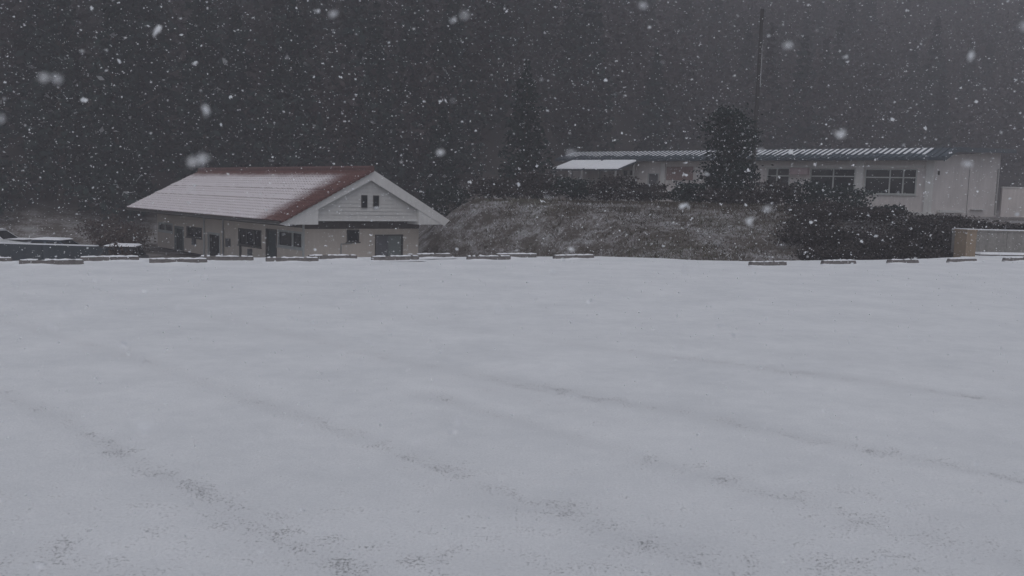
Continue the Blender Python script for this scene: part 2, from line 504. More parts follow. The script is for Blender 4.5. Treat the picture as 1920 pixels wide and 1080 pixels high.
def stop_snow_mesh(seed):
    r = random.Random(seed)
    mb = MB()
    n_ = 19
    runs = [r.random() > 0.16 for _ in range(n_ - 1)]
    vs_, fs = [], []
    for i in range(n_):
        x = 0.02 + 1.16 * i / (n_ - 1)
        hh = 0.004 + 0.02 * r.random() * (0.3 if i in (0, n_ - 1) else 1)
        o_ = r.uniform(-.012, .012)
        for a, z in ((-0.05, 0.106), (-0.028, 0.112 + hh), (0.02, 0.112 + hh * 1.2), (0.05, 0.106)):
            vs_.append((x, a + o_ + r.uniform(-.006, .006), z))
    for i in range(n_ - 1):
        if runs[i]:
            for k in range(3):
                fs.append((i * 4 + k, i * 4 + k + 1, (i + 1) * 4 + k + 1, (i + 1) * 4 + k))
    mb.add(vs_, fs)
    return mb.mesh('snow_cap', M['snow'])
def drift_mesh(seed):
    r = random.Random(seed)
    n_ = 23
    vs_, fs = [], []
    hh = r.uniform(0.008, 0.02)
    for i in range(n_):
        x = -0.12 + 1.44 * i / (n_ - 1)
        hh = min(0.032, max(0.004, hh + r.uniform(-.008, .008)))
        e = 0.2 if i in (0, n_ - 1) else 1.0
        vs_ += [(x, -0.22 - r.uniform(0, .06), 0.0), (x, -0.12, 0.012 + hh * 0.45 * e), (x, -0.066, 0.012 + hh * e), (x, 0.0, 0.012 + hh * 0.5 * e)]
    for i in range(n_ - 1):
        for k in range(3):
            fs.append((i * 4 + k, i * 4 + k + 1, (i + 1) * 4 + k + 1, (i + 1) * 4 + k))
    return MB().add(vs_, fs).mesh('snow_drift', M['snow'])
SM = [stop_mesh(50 + i) for i in range(5)]
SS = [stop_snow_mesh(i) for i in range(6)]
SD = [drift_mesh(80 + i) for i in range(5)]
def stop(x, y, ang, label, group):
    z = 0.005 * x + random.uniform(-0.006, 0.006)
    o = thing('wheel_stop', (x, y, z), ang, label, 'wheel stop', group)
    o.rotation_euler[1] = R(random.uniform(-0.9, 0.9))
    link('concrete_block', random.choice(SM), o)
    link('snow_drift', random.choice(SD), o)
    link('snow_cap', random.choice(SS), o)
ordn = ['first', 'second', 'third', 'fourth', 'fifth', 'sixth', 'seventh', 'eighth', 'ninth']
dl = Vector((0.905, 0.425, 0)).normalized()
al = math.atan2(dl.y, dl.x)
for k in range(-1, 6):
    q = Vector((-10.22, 18.3, 0)) + dl * 2.5 * k
    lab = 'snow topped concrete wheel stop cut off by the left picture edge' if k < 0 else \
        'snow topped concrete wheel stop, %s from left in the front row on the left' % ordn[k]
    stop(q.x, q.y, al + R(random.uniform(-.6, .6)), lab, 'wheel stops in the front row')
pb = Vector((-dl.y, dl.x, 0))
for k in range(-1, 5):
    q = Vector((-10.22, 18.3, 0)) + dl * (2.5 * k + 1.12) + pb * 0.70
    lab = 'concrete wheel stop of the rear row showing at the left picture edge' if k < 0 else \
        'concrete wheel stop, %s from the left in the rear row at the snow edge' % ordn[k]
    stop(q.x, q.y, al + R(random.uniform(-.6, .6)), lab, 'wheel stops in the rear row')
dr = Vector((0.897, 0.442, 0)).normalized()
for k in range(5):
    q = Vector((6.13, 22.86, 0)) + dr * 2.5 * k
    lab = 'snow dusted concrete wheel stop, %s from left in the row on the right' % ordn[k]
    stop(q.x, q.y, math.atan2(dr.y, dr.x) + R(random.uniform(-1, 1)), lab, 'wheel stops on the right')

# ---------------------------------------------------------------- walls with openings
def wall_part(mp, a0, a1, b0, b1, holes, depth, mat, parent, name='wall', tops=None):
    """mp(a,b,d) -> local point, d inward. holes: (a0,a1,b0,b1)"""
    mb = MB()
    As = sorted(set([a0, a1] + [h[i] for h in holes for i in (0, 1)]))
    Bs = sorted(set([b0, b1] + [h[i] for h in holes for i in (2, 3)]))
    for i in range(len(As) - 1):
        for j in range(len(Bs) - 1):
            ca, cb = (As[i] + As[i + 1]) / 2, (Bs[j] + Bs[j + 1]) / 2
            if any(h[0] < ca < h[1] and h[2] < cb < h[3] for h in holes):
                continue
            mb.add([mp(As[i], Bs[j], 0), mp(As[i + 1], Bs[j], 0), mp(As[i + 1], Bs[j + 1], 0), mp(As[i], Bs[j + 1], 0)], [(0, 1, 2, 3)])
    for h in holes:
        c = [(h[0], h[2]), (h[1], h[2]), (h[1], h[3]), (h[0], h[3])]
        for i in range(4):
            p_, q_ = c[i], c[(i + 1) % 4]
            mb.add([mp(*p_, 0), mp(*q_, 0), mp(*q_, depth), mp(*p_, depth)], [(0, 1, 2, 3)])
    return mb.build(name, mat, parent)

def obox(mb, mp, a0, a1, b0, b1, d0, d1):
    mb.hexa([mp(a0, b0, d0), mp(a1, b0, d0), mp(a1, b0, d1), mp(a0, b0, d1), mp(a0, b1, d0), mp(a1, b1, d0), mp(a1, b1, d1), mp(a0, b1, d1)])

def window(mp, h, parent, cols=(), rows=(), fw=0.05, frame='frame', name='window', depth=0.10, sill=True, proud=0.02, panes=None):
    a0, a1, b0, b1 = h
    mb = MB()
    d0, d1 = -proud, depth
    obox(mb, mp, a0 + 0.003, a0 + fw, b0 + 0.003, b1 - 0.003, d0, d1)
    obox(mb, mp, a1 - fw, a1 - 0.003, b0 + 0.003, b1 - 0.003, d0, d1)
    obox(mb, mp, a0 + fw, a1 - fw, b0 + 0.003, b0 + fw, d0, d1)
    obox(mb, mp, a0 + fw, a1 - fw, b1 - fw, b1 - 0.003, d0, d1)
    for c in cols:
        obox(mb, mp, c - fw * 0.5, c + fw * 0.5, b0 + fw, b1 - fw, d0 + 0.012, d1)
    for r_ in rows:
        obox(mb, mp, a0 + fw, a1 - fw, r_ - fw * 0.5, r_ + fw * 0.5, d0 + 0.016, d1)
    wdw = mb.build(name, M[frame], parent)
    ca = [a0 + fw * .5] + sorted(cols) + [a1 - fw * .5]
    cb = [b0 + fw * .5] + sorted(rows) + [b1 - fw * .5]
    k = 0
    for i in range(len(ca) - 1):
        for j in range(len(cb) - 1):
            pm = MB()
            obox(pm, mp, ca[i], ca[i + 1], cb[j], cb[j + 1], depth * 0.55, depth * 0.55 + 0.008)
            mt = M['glass'] if panes is None else M[panes[k % len(panes)]]
            pm.build('pane', mt, wdw)
            k += 1
    if sill:
        sm = MB()
        obox(sm, mp, a0 - 0.05, a1 + 0.05, b0 - 0.05, b0 - 0.002, -0.07, 0.05)
        sm.build('sill', M[frame], wdw)
    return wdw

# ---------------------------------------------------------------- the red roofed house
house = thing('house', (HX, HY, HG), HYAW, 'single storey cream house with a snow dusted red tile gable roof below the lot', 'house')
EV = 2.50                       # roof edge height above its ground
HW, HL, HR = 9.5, 21.8, 2.47
U0, U1, V0, V1 = 1.85, 8.4, 1.3, 21.5
mpS = lambda a, b, d: (U0 + d, a, b)            # long left wall, a along v
mpF = lambda a, b, d: (a, V0 + d, b)            # front wall under the gable
mpB = lambda a, b, d: (a, V1 - d, b)
mpR = lambda a, b, d: (U1 - d, a, b)
side_holes = [
    (1.48, 4.12, 1.10, 1.94), (4.22, 5.47, 0.0, 1.93), (6.0, 8.86, 0.90, 1.80), (11.3, 13.1, 0.0, 1.38),
    (14.0, 16.4, 0.92, 1.56), (16.85, 18.4, 0.0, 1.50), (18.7, 21.3, 1.03, 1.62)]
wall_part(mpS, V0, V1, 0, EV - 0.05, side_holes, 0.18, M['cream'], house)
front_holes = [(4.13, 4.83, 1.45, 2.06), (5.75, 7.43, 0.0, 1.80)]
wall_part(mpF, U0, U1, 0, EV - 0.05, front_holes, 0.18, M['cream'], house)
wall_part(mpB, U0, U1, 0, EV - 0.05, [], 0.18, M['cream'], house)
wall_part(mpR, V0, V1, 0, EV - 0.05, [], 0.18, M['cream'], house)
h = side_holes
window(mpS, h[0], house, cols=(2.55,), fw=0.09)
window(mpS, h[2], house, cols=(6.95, 7.9), fw=0.06, frame='frame_dark')
window(mpS, h[4], house, cols=(15.2,), fw=0.06, frame='frame_dark')
window(mpS, h[6], house, cols=(20.1,), fw=0.10)
window(mpF, front_holes[0], house, fw=0.05, frame='frame_dark')
def door(mp, hh, leaves, parent, frame='frame', fw=0.07):
    a0, a1, b0, b1 = hh
    mb = MB()
    obox(mb, mp, a0 + 0.003, a0 + fw, b0, b1 - 0.003, -0.03, 0.15)
    obox(mb, mp, a1 - fw, a1 - 0.003, b0, b1 - 0.003, -0.03, 0.15)
    obox(mb, mp, a0 + fw, a1 - fw, b1 - fw, b1 - 0.003, -0.03, 0.15)
    dr_ = mb.build('door', M[frame], parent)
    wl = (a1 - a0 - 2 * fw) / len(leaves)
    for i, mt in enumerate(leaves):
        s0 = a0 + fw + wl * i
        lm = MB()
        dd = 0.07 + 0.035 * (i % 2)
        obox(lm, mp, s0 + 0.004, s0 + wl - 0.004, b0 + 0.01, b1 - fw - 0.004, dd, dd + 0.03)
        obox(lm, mp, s0 + 0.004, s0 + 0.06, b0 + 0.01, b1 - fw - 0.004, dd - 0.012, dd + 0.001)
        obox(lm, mp, s0 + wl - 0.06, s0 + wl - 0.004, b0 + 0.01, b1 - fw - 0.004, dd - 0.012, dd + 0.001)
        lm.build('door_leaf', M[mt], dr_)
    hm = MB()
    obox(hm, mp, a0 + fw + wl * 0.84, a0 + fw + wl * 0.84 + 0.03, b0 + 0.85, b0 + 1.05, 0.02, 0.058)
    hm.build('handle', M['pipe'], dr_)
    return dr_
door(mpF, front_holes[1], ['door_grey', 'door_green'], house, 'frame_dark', 0.05)
door(mpS, h[1], ['door_dark'], house, 'frame_dark')
door(mpS, h[3], ['glass'], house, 'frame', 0.13)
door(mpS, h[5], ['door_dark'], house, 'door_green', 0.16)
# corner posts, pipes and things fixed to the long wall
for v_, wd in ((V0 - 0.02, 0.12), (13.5, 0.16)):
    mb = MB().box(U0 - 0.06, U0 - 0.003, v_, v_ + wd, 0, EV - 0.06)
    mb.build('corner_post', M['frame'], house)
MB().tube([(U0 - 0.06, 10.8, 0), (U0 - 0.06, 10.8, EV - 0.1)], 0.05).build('downpipe', M['pipe'], house)
MB().tube([(U0 - 0.06, 8.5, 0), (U0 - 0.06, 8.5, 0.88)], 0.06).build('downpipe', M['frame_dark'], house)
for v_, z_, s_ in ((9.9, 0.70, 0.35), (14.9, 0.50, 0.30), (7.1, 0.40, 0.28)):
    mb = MB()
    mb.box(U0 - 0.16, U0 - 0.003, v_, v_ + s_, z_, z_ + s_ * 1.3)
    mb.box(U0 - 0.17, U0 - 0.16, v_ + 0.03, v_ + s_ - 0.03, z_ + 0.04, z_ + s_ * 1.3 - 0.04)
    mb.build('meter_box', M['door_grey'], house)
# meter pipe by the small front window
MB().tube([(3.8, V0 - 0.05, 0.2), (3.8, V0 - 0.05, 1.36), (4.4, V0 - 0.05, 1.38)], 0.03).build('pipe', M['pipe'], house)

# soffit: flat boards under the eaves and the gable
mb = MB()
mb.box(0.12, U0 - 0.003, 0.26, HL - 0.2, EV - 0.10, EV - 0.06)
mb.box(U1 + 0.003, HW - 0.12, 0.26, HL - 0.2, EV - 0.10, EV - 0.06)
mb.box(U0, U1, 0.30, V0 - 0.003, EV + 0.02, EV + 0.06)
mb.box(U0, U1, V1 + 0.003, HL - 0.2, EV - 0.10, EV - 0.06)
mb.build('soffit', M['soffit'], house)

for q_ in (MB().box(U0 + 0.01, U1 - 0.01, V0 - 0.05, V0 - 0.003, EV - 0.40, EV - 0.055), MB().box(U0 - 0.05, U0 - 0.003, V0 + 0.14, V1 - 0.02, EV - 0.36, EV - 0.105)):  # dark boards added to paint the overhang's shade on the wall tops
    q_.build('shade_board', M['eave_shade'], house)
# roof slabs
roof = MB()
SL = math.hypot(HW / 2, HR)
nz, nu = (HW / 2) / SL, HR / SL                 # slope normal parts
TH = 0.14
def slope_pt(side, s, v, hgt):
    """s metres up the slope from the eave, hgt above the slab top"""
    u = s * nz - hgt * nu
    z = EV + s * nu + hgt * nz
    return (u if side < 0 else HW - u, v, z)
for side in (-1, 1):
    c = [slope_pt(side, 0.05, 0.125, -TH), slope_pt(side, SL, 0.125, -TH), slope_pt(side, SL, HL, -TH), slope_pt(side, 0.05, HL, -TH),
         slope_pt(side, 0.05, 0.125, -0.01), slope_pt(side, SL, 0.125, -0.01), slope_pt(side, SL, HL, -0.01), slope_pt(side, 0.05, HL, -0.01)]
    roof.hexa(c)

m, n, p = new_mat('red_tile_dusted_with_snow')
hv = objvec(n, house)
sx = n.nodes.new('ShaderNodeSeparateXYZ')
n.links.new(hv, sx.inputs[0])
ge = n.nodes.new('ShaderNodeNewGeometry')
tn = noise(n, 1.6, 9, 0.78, hv)
tcol = ramp(n, noise(n, 7, 3, 0.6, hv), [(0.3, (0.085, 0.040, 0.036)), (0.7, (0.145, 0.066, 0.056))])
# cover: none near the gable verge (v) or the ridge (z), blown off by the wind
vv = maths(n, 'ADD', sx.outputs[1], maths(n, 'MULTIPLY', maths(n, 'SUBTRACT', tn, 0.5), 2.6))
c1 = ramp(n, maths(n, 'DIVIDE', vv, 6.0), [(0.20, 0.0), (0.50, 1.0)])
rz_ = maths(n, 'SUBTRACT', EV + HR - 0.12, sx.outputs[2])
zz = maths(n, 'ADD', rz_, maths(n, 'MULTIPLY', maths(n, 'SUBTRACT', tn, 0.5), 0.45))
c2 = ramp(n, maths(n, 'DIVIDE', zz, 1.0), [(-0.0, 0.0), (0.30, 1.0)])
nsep = n.nodes.new('ShaderNodeSeparateXYZ')
n.links.new(ge.outputs['True Normal'], nsep.inputs[0])
upf = ramp(n, nsep.outputs[2], [(0.48, 0.0), (0.80, 1.0)])
cov = maths(n, 'MULTIPLY', maths(n, 'MULTIPLY', c1, c2), upf)
patch = ramp(n, noise(n, 14, 4, 0.7, hv), [(0.28, 0.80), (0.6, 1.0)])
cov = maths(n, 'MULTIPLY', cov, patch)
n.links.new(mix(n, maths(n, 'MULTIPLY', cov, 0.80), tcol, (0.80, 0.77, 0.80)), p.inputs['Base Color'])
p.inputs['Roughness'].default_value = 0.8
p.inputs['Specular IOR Level'].default_value = 0.2
M['tile'] = m
roof_o = roof.build('roof', M['tile'], house)

# pantiles: one shared mesh in slope space, laid course by course
TW, TE = 0.303, 0.2815
NC, NR = int(HL / TW), 19
def tile_profile():
    return [(0.0, 0.012), (0.05, 0.0), (0.11, -0.002), (0.17, 0.012), (0.215, 0.042), (0.255, 0.052), (0.29, 0.036), (0.303, 0.012)]
def tile_geo():
    pr = tile_profile()
    vs_, fs = [], []
    for (s, lift) in ((-0.03, 0.030), (TE + 0.01, 0.004)):
        for a, hh in pr:
            vs_.append((a, s, hh + lift + 0.012))
    for a, hh in pr:
        vs_.append((a, -0.03, hh + 0.012 - 0.006))
    k = len(pr)
    for i in range(k - 1):
        fs.append((i, i + 1, k + i + 1, k + i))
        fs.append((2 * k + i, 2 * k + i + 1, i + 1, i))
    return vs_, fs
tv, tf = tile_geo()
mbt = MB().add(tv, tf)
tile_me = mbt.mesh('tile', M['tile'])
# slope frame matrix for the left slope: x->v, y->up slope, z->normal
Bl = Matrix(((0, nz, -nu, 0), (1, 0, 0, 0), (0, nu, nz, EV), (0, 0, 0, 1)))
rest = MB()
cnt = 0
trr = random.Random(3)
for c in range(NC):
    for r_ in range(NR):
        jz = trr.uniform(-0.004, 0.006) + (0.022 if r_ in (7, 11) and trr.random() < 0.8 else 0.0)
        base = Matrix.Translation((c * TW + 0.02, r_ * TE + 0.02, jz)) @ Matrix.Rotation(R(trr.uniform(-.5, .5)), 4, 'Z')
        if cnt < 300:
            o = link('tile', tile_me, roof_o)
            o.matrix_local = Bl @ base
            cnt += 1
        else:
            mm = Bl @ base
            rest.add([mm @ Vector(q) for q in tv], tf)
Br = Matrix(((0, -nz, nu, HW), (1, 0, 0, 0), (0, nu, nz, EV), (0, 0, 0, 1)))
for c in range(0, NC - 1):
    for r_ in range(NR):
        mm = Br @ Matrix.Translation((c * TW + 0.17, r_ * TE + 0.02, 0))
        rest.add([mm @ Vector(q) for q in tv], tf)
tag(rest.build('roof_tiles', M['tile'], roof_o), kind='stuff')
# ridge: a bedding course and half round caps
mb = MB().box(HW / 2 - 0.13, HW / 2 + 0.13, 0.02, HL - 0.02, EV + HR - 0.03, EV + HR + 0.13)
mb.build('ridge_course', M['ridge'], roof_o)
pts = []
for i in range(9):
    t = math.pi * i / 8
    pts.append((math.cos(t) * 0.13, math.sin(t) * 0.11))
cap = MB()
cap.prism(pts, lambda a, b: (a, 0, b), lambda a, b: (a * 0.93, 0.36, b * 0.93))
cap_me = cap.mesh('ridge_cap', M['ridge'])
for i in range(int(HL / 0.34)):
    o = link('ridge_cap', cap_me, roof_o)
    o.location = (HW / 2, 0.01 + i * 0.34, EV + HR + 0.12)
# verge tiles on the gable edge of the left slope
for side, BB, dn in ((-1, Bl, 0.10),):
    mb = MB()
    for r_ in range(NR):
        e_ = 0.03 if side < 0 else -0.06
        lo = [(-0.05, r_ * TE + 0.02, 0.035 + e_ * .5), (0.09, r_ * TE + 0.02, 0.06 + e_), (0.09, r_ * TE + TE + 0.03, 0.03 + e_), (-0.05, r_ * TE + TE + 0.03, 0.0 + e_ * .5)]
        mb.hexa([BB @ Vector((a, b, c - dn)) for a, b, c in lo] + [BB @ Vector(q) for q in lo])
    mb.build('verge_tiles', M['tile'], roof_o)

# rake boards, returns and gable siding
GV = 0.12
def rake(side):
    mb = MB()
    bw = 0.36
    t_ = 0.0 if side < 0 else 0.20
    pts_ = [(0.0, EV - 0.02 + t_), (HW / 2, EV + HR - 0.02 + t_), (HW / 2, EV + HR - 0.02 - bw), (0.35, EV - 0.02 - 0.09)]
    f = (lambda a: a) if side < 0 else (lambda a: HW - a)
    mb.prism(pts_, lambda a, b: (f(a), GV - 0.05, b - 0.10), lambda a, b: (f(a), GV, b - 0.10))
    return mb.build('rake_board', M['fascia'], house)
rake(-1)
rake(1)
for side in (-1, 1):
    f = (lambda a: a) if side < 0 else (lambda a: HW - a)
    mb = MB()
    top_in = EV + 1.93 * HR / (HW / 2)
    mb.prism([(0.22, EV - 0.14), (1.93, EV - 0.14), (1.93, top_in - 0.36), (0.42, EV - 0.05)], lambda a, b: (f(a), GV - 0.03, b), lambda a, b: (f(a), 1.1, b))
    mb.build('eave_return', M['fascia'], house)
# siding boards
bz = EV + 0.13
bh = 0.185
i = 0
while True:
    z0, z1 = bz + i * bh, bz + (i + 1) * bh
    u0 = max(1.93, (z0 + 0.22 - EV) / HR * HW / 2)
    u1 = max(1.93, (z1 + 0.22 - EV) / HR * HW / 2)
    if u1 > HW / 2 - 0.05:
        break
    mb = MB()
    mb.hexa([(u0, GV + 0.13, z0), (HW - u0, GV + 0.13, z0), (HW - u0, GV + 0.20, z0), (u0, GV + 0.20, z0),
             (u1, GV + 0.155, z1), (HW - u1, GV + 0.155, z1), (HW - u1, GV + 0.20, z1), (u1, GV + 0.20, z1)])
    mb.build('siding_board', M['siding'], house)
    i += 1
mb = MB().box(1.94, HW - 1.94, GV + 0.10, GV + 0.19, EV + 0.02, EV + 0.128)
mb.build('gable_trim', M['fascia'], house)
mb = MB().box(4.0, 5.5, GV + 0.201, GV + 0.3, EV + 0.1, EV + 2.0)
mb.build('gable_backing', M['soffit'], house)
mpG = lambda a, b, d: (a, GV + 0.10 + d, b)
for a in (4.30, 4.96):
    window(mpG, (a, a + 0.33, EV + 0.66, EV + 1.28), house, fw=0.025, frame='frame_dark', name='gable_window', depth=0.02, sill=False, proud=0.015)
# gutters under both eaves
for u in (-0.02, HW + 0.02):
    gm = MB()
    pr = [(math.cos(t) * 0.06, math.sin(t) * 0.06) for t in np.linspace(math.pi, 2 * math.pi, 7)]
    pr += [(q[0] * 0.85, q[1] * 0.85) for q in reversed(pr)]
    gm.prism(pr, lambda a, b: (u + a, 0.1, EV - 0.03 + b), lambda a, b: (u + a, HL - 0.1, EV - 0.03 + b))
    gm.build('gutter', M['frame_dark'], house)
for u0_, u1_ in ((0.06, 0.115), (HW - 0.115, HW - 0.06)):
    MB().box(u0_, u1_, 0.27, HL - 0.1, EV - 0.16, EV + 0.0).build('eave_board', M['soffit'], house)

# ---------------------------------------------------------------- long building on the terrace
BZ = 1.22
bld = thing('long_building', (23.25, 50.0, BZ), R(-40), 'long low grey building with a snow striped blue metal roof on the terrace', 'building')
LB, WB = 25.2, 16.5
mpW = lambda a, b, d: (a, d, b - BZ)              # facade, a = -s, b world height
mpE = lambda a, b, d: (-d, a, b - BZ)             # end wall
def sx_(s):
    return -s
fh = [(-3.67, -0.76, 2.33, 3.80), (-6.93, -4.20, 2.33, 3.82), (-9.70, -8.20, 2.40, 3.84), (-14.0, -11.2, 2.40, 3.84), (-18.38, -17.5, 1.9, 3.46), (-20.45, -20.0, 3.27, 3.66), (-19.9, -19.45, 3.27, 3.66)]
wall_part(mpW, -LB, 0, BZ - 0.6, 4.50, fh, 0.16, M['plaster'], bld)
MB().hexa([(-0.15, 0, 4.503 - BZ), (-0.002, 0, 4.503 - BZ), (-0.002, WB, 4.503 - BZ), (-0.15, WB, 4.503 - BZ), (-0.15, 0, 4.51 - BZ), (-0.002, 0, 4.51 - BZ), (-0.002, WB, 5.62 - BZ), (-0.15, WB, 5.62 - BZ)]).build('gable_wall', M['plaster_end'], bld)
wall_part(mpE, 0, WB, BZ - 0.6, 4.50, [(1.2, 1.55, 3.5, 3.75)], 0.16, M['plaster_end'], bld)
wall_part(lambda a, b, d: (a, WB - d, b - BZ), -LB, 0, BZ - 0.6, 4.5, [], 0.16, M['plaster'], bld)
wall_part(lambda a, b, d: (-LB + d, a, b - BZ), 0, WB, BZ - 0.6, 4.5, [], 0.16, M['plaster'], bld)
window(mpW, fh[0], bld, cols=(-2.24, -1.50), rows=(3.30,), fw=0.07)
window(mpW, fh[1], bld, cols=(-5.51,), rows=(3.34,), fw=0.07)
window(mpW, fh[2], bld, cols=(-9.05,), rows=(3.34,), fw=0.07)
window(mpW, fh[3], bld, cols=(-12.6,), rows=(3.34,), fw=0.07)
door(mpW, fh[4], ['door_grey'], bld, 'frame')
window(mpW, fh[5], bld, fw=0.04, sill=False)
window(mpW, fh[6], bld, fw=0.04, sill=False)
window(mpE, (1.2, 1.55, 3.5, 3.75), bld, fw=0.03, frame='frame_dark', sill=False, name='vent')
# lintel band, pillar, air conditioner, cladding panel, pilaster, skirting ledge
for a0, a1, b0, b1, dd, mt, nm in ((-10.1, -0.4, 3.86, 3.98, 0.10, 'plaster_band', 'lintel_band'), (-4.16, -3.72, BZ, 4.44, 0.14, 'plaster_band', 'pillar'),
                                   (-8.12, -6.98, 3.42, 3.83, 0.30, 'plaster_pink', 'wall_box'), (-16.9, -14.9, 3.0, 3.90, 0.05, 'brick', 'cladding_panel'),
                                   (-17.3, -16.98, BZ, 4.44, 0.14, 'plaster_band', 'pillar'), (-0.28, 0.12, BZ, 4.44, 0.12, 'plaster_band', 'pillar'),
                                   (-6, 0.3, BZ - 0.02, BZ + 0.16, 0.22, 'plaster_band', 'ledge')):
    mb = MB()
    obox(mb, mpW, a0, a1, b0, b1, -dd, -0.003)
    mb.build(nm, M[mt], bld)
for y0, y1, z0, z1 in ((1.6, 7.0, 1.05, 1.20), (9.0, 12.6, 1.25, 1.32)):
    MB().box(0.003, 0.16, y0, y1, z0 - 0.9, z1 - 0.9).build('ledge', M['plaster_band'], bld)
for y0 in (8.2,):
    MB().box(0.002, 0.02, y0, y0 + 0.05, -0.2, 3.2).build('wall_joint', M['concrete_dark'], bld)
MB().tube([(0.07, 15.8, 0), (0.07, 15.8, 3.2)], 0.05).build('downpipe', M['pipe'], bld)
# roof: shallow pitch, pans with snow, raised battens
EZ, RZ, OV, RM = 4.40 - BZ, 5.04 - BZ, 0.7, 1.7
RB = 5.80 - BZ                                    # the back plane climbs gently to the rear
ss = (RZ - EZ) / (RM + OV)
def rf(y):
    return EZ + (y + OV) * ss if y <= RM else RZ + (y - RM) * (RB - RZ) / (WB + OV - RM)
mb = MB()
x0, x1 = -LB - 0.7, 0.75
for ya, yb in ((-OV, RM), (RM, WB + OV)):
    mb.hexa([(x0, ya, rf(ya) - 0.10), (x1, ya, rf(ya) - 0.10), (x1, yb, rf(yb) - 0.10), (x0, yb, rf(yb) - 0.10),
             (x0, ya, rf(ya)), (x1, ya, rf(ya)), (x1, yb, rf(yb)), (x0, yb, rf(yb))])
rb = mb.build('roof', M['blue_metal'], bld)
nb = 74
pitch = (x1 - x0) / nb
bat = MB().hexa([(-0.05, -OV - 0.02, rf(-OV)), (0.05, -OV - 0.02, rf(-OV)), (0.05, RM, rf(RM)), (-0.05, RM, rf(RM)),
                 (-0.045, -OV - 0.02, rf(-OV) + 0.06), (0.045, -OV - 0.02, rf(-OV) + 0.06), (0.045, RM, rf(RM) + 0.06), (-0.045, RM, rf(RM) + 0.06)])
bat_me = bat.mesh('batten', M['blue_metal'])
srr = random.Random(5)
for i in range(nb + 1):
    o = link('batten', bat_me, rb)
    o.location = (x0 + i * pitch + (0.05 if i == 0 else -0.05 if i == nb else 0), 0, 0)
for i in range(nb):
    xa, xb = x0 + i * pitch + 0.07, x0 + (i + 1) * pitch - 0.07
    if xb > -0.15:
        continue                                  # the corner pans are swept bare
    y0 = -OV + srr.uniform(0.75, 1.2)
    y1 = RM - srr.uniform(0.0, 0.05)
    sm = MB().hexa([(xa, y0, rf(y0) + 0.004), (xb, y0, rf(y0) + 0.004), (xb, y1, rf(y1) + 0.004), (xa, y1, rf(y1) + 0.004),
                    (xa + .02, y0 + 0.1, rf(y0 + .1) + 0.03), (xb - .02, y0 + 0.1, rf(y0 + .1) + 0.03), (xb - .02, y1, rf(y1) + 0.03), (xa + .02, y1, rf(y1) + 0.03)])
    sm.build('snow_strip', M['snow'], rb)
mb = MB()
for ya, yb in ((-OV, RM), (RM, WB + OV)):
    mb.hexa([(x1 + 0.003, ya, rf(ya) - 0.22), (x1 + 0.05, ya, rf(ya) - 0.22), (x1 + 0.05, yb, rf(yb) - 0.22), (x1 + 0.003, yb, rf(yb) - 0.22),
             (x1 + 0.003, ya, rf(ya) + 0.05), (x1 + 0.05, ya, rf(ya) + 0.05), (x1 + 0.05, yb, rf(yb) + 0.05), (x1 + 0.003, yb, rf(yb) + 0.05)])
mb.build('verge_fascia', M['blue_metal'], bld)
MB().box(x0, x1, -OV - 0.08, -OV - 0.03, EZ - 0.15, EZ + 0.0).build('fascia', M['blue_metal'], bld)
MB().box(x0 + 0.1, x1 - 0.1, -OV + 0.02, -0.003, EZ - 0.14, EZ - 0.105).build('soffit', M['soffit'], bld)


# lean-to in front of the far end of the building: snow covered two panel roof on posts
lt = thing('lean_to_shelter', (0, 0, 0), 0, 'low shelter with a bright snow covered sloping roof left of the long building', 'shelter')
lt.location = bld.location
lt.rotation_euler = bld.rotation_euler
def ltp(s, out, zw):
    return (-s, -out, zw - BZ)
zr_a, zr_b, o_a, o_b = 4.24, 3.60, 0.82, 3.2
def ltz(out):
    return zr_a + (zr_b - zr_a) * (out - o_a) / (o_b - o_a)
for s0, s1, nm in ((18.8, 21.55, 'roof_panel'), (21.68, 24.3, 'roof_panel')):
    def q4(dz, e=0.0):
        return [ltp(s1 - e, o_b - e, ltz(o_b) + dz), ltp(s0 + e, o_b - e, ltz(o_b) + dz), ltp(s0 + e, o_a + e, ltz(o_a) + dz), ltp(s1 - e, o_a + e, ltz(o_a) + dz)]
    rp = MB().hexa(q4(-0.10) + q4(0.0)).build(nm, M['blue_metal'], lt)
    MB().hexa(q4(0.004, 0.02) + q4(0.09, 0.07)).build('snow_cover', M['snow'], rp)
for s_ in (18.9, 21.66, 24.1):
    for o_ in (1.05, 3.25):
        a = ltp(s_, o_, 0)
        zt = ltz(o_) - 0.10 - BZ
        MB().box(a[0] - 0.05, a[0] + 0.05, a[1] - 0.05, a[1] + 0.05, -0.5, zt).build('post', M['pipe'], lt)
# low wall right of the long building
lw = thing('yard_wall', (33.98, 62.3, 1.0), R(-8), 'low grey plaster wall joining the long building at the right picture edge', 'wall')
mb = MB().box(0, 14, 0, 0.2, -0.3, 2.15)
mb.build('wall_panel', M['plaster_end'], lw)
MB().box(-0.02, 14, -0.04, 0.24, 2.153, 2.23).build('coping', M['plaster_band'], lw)

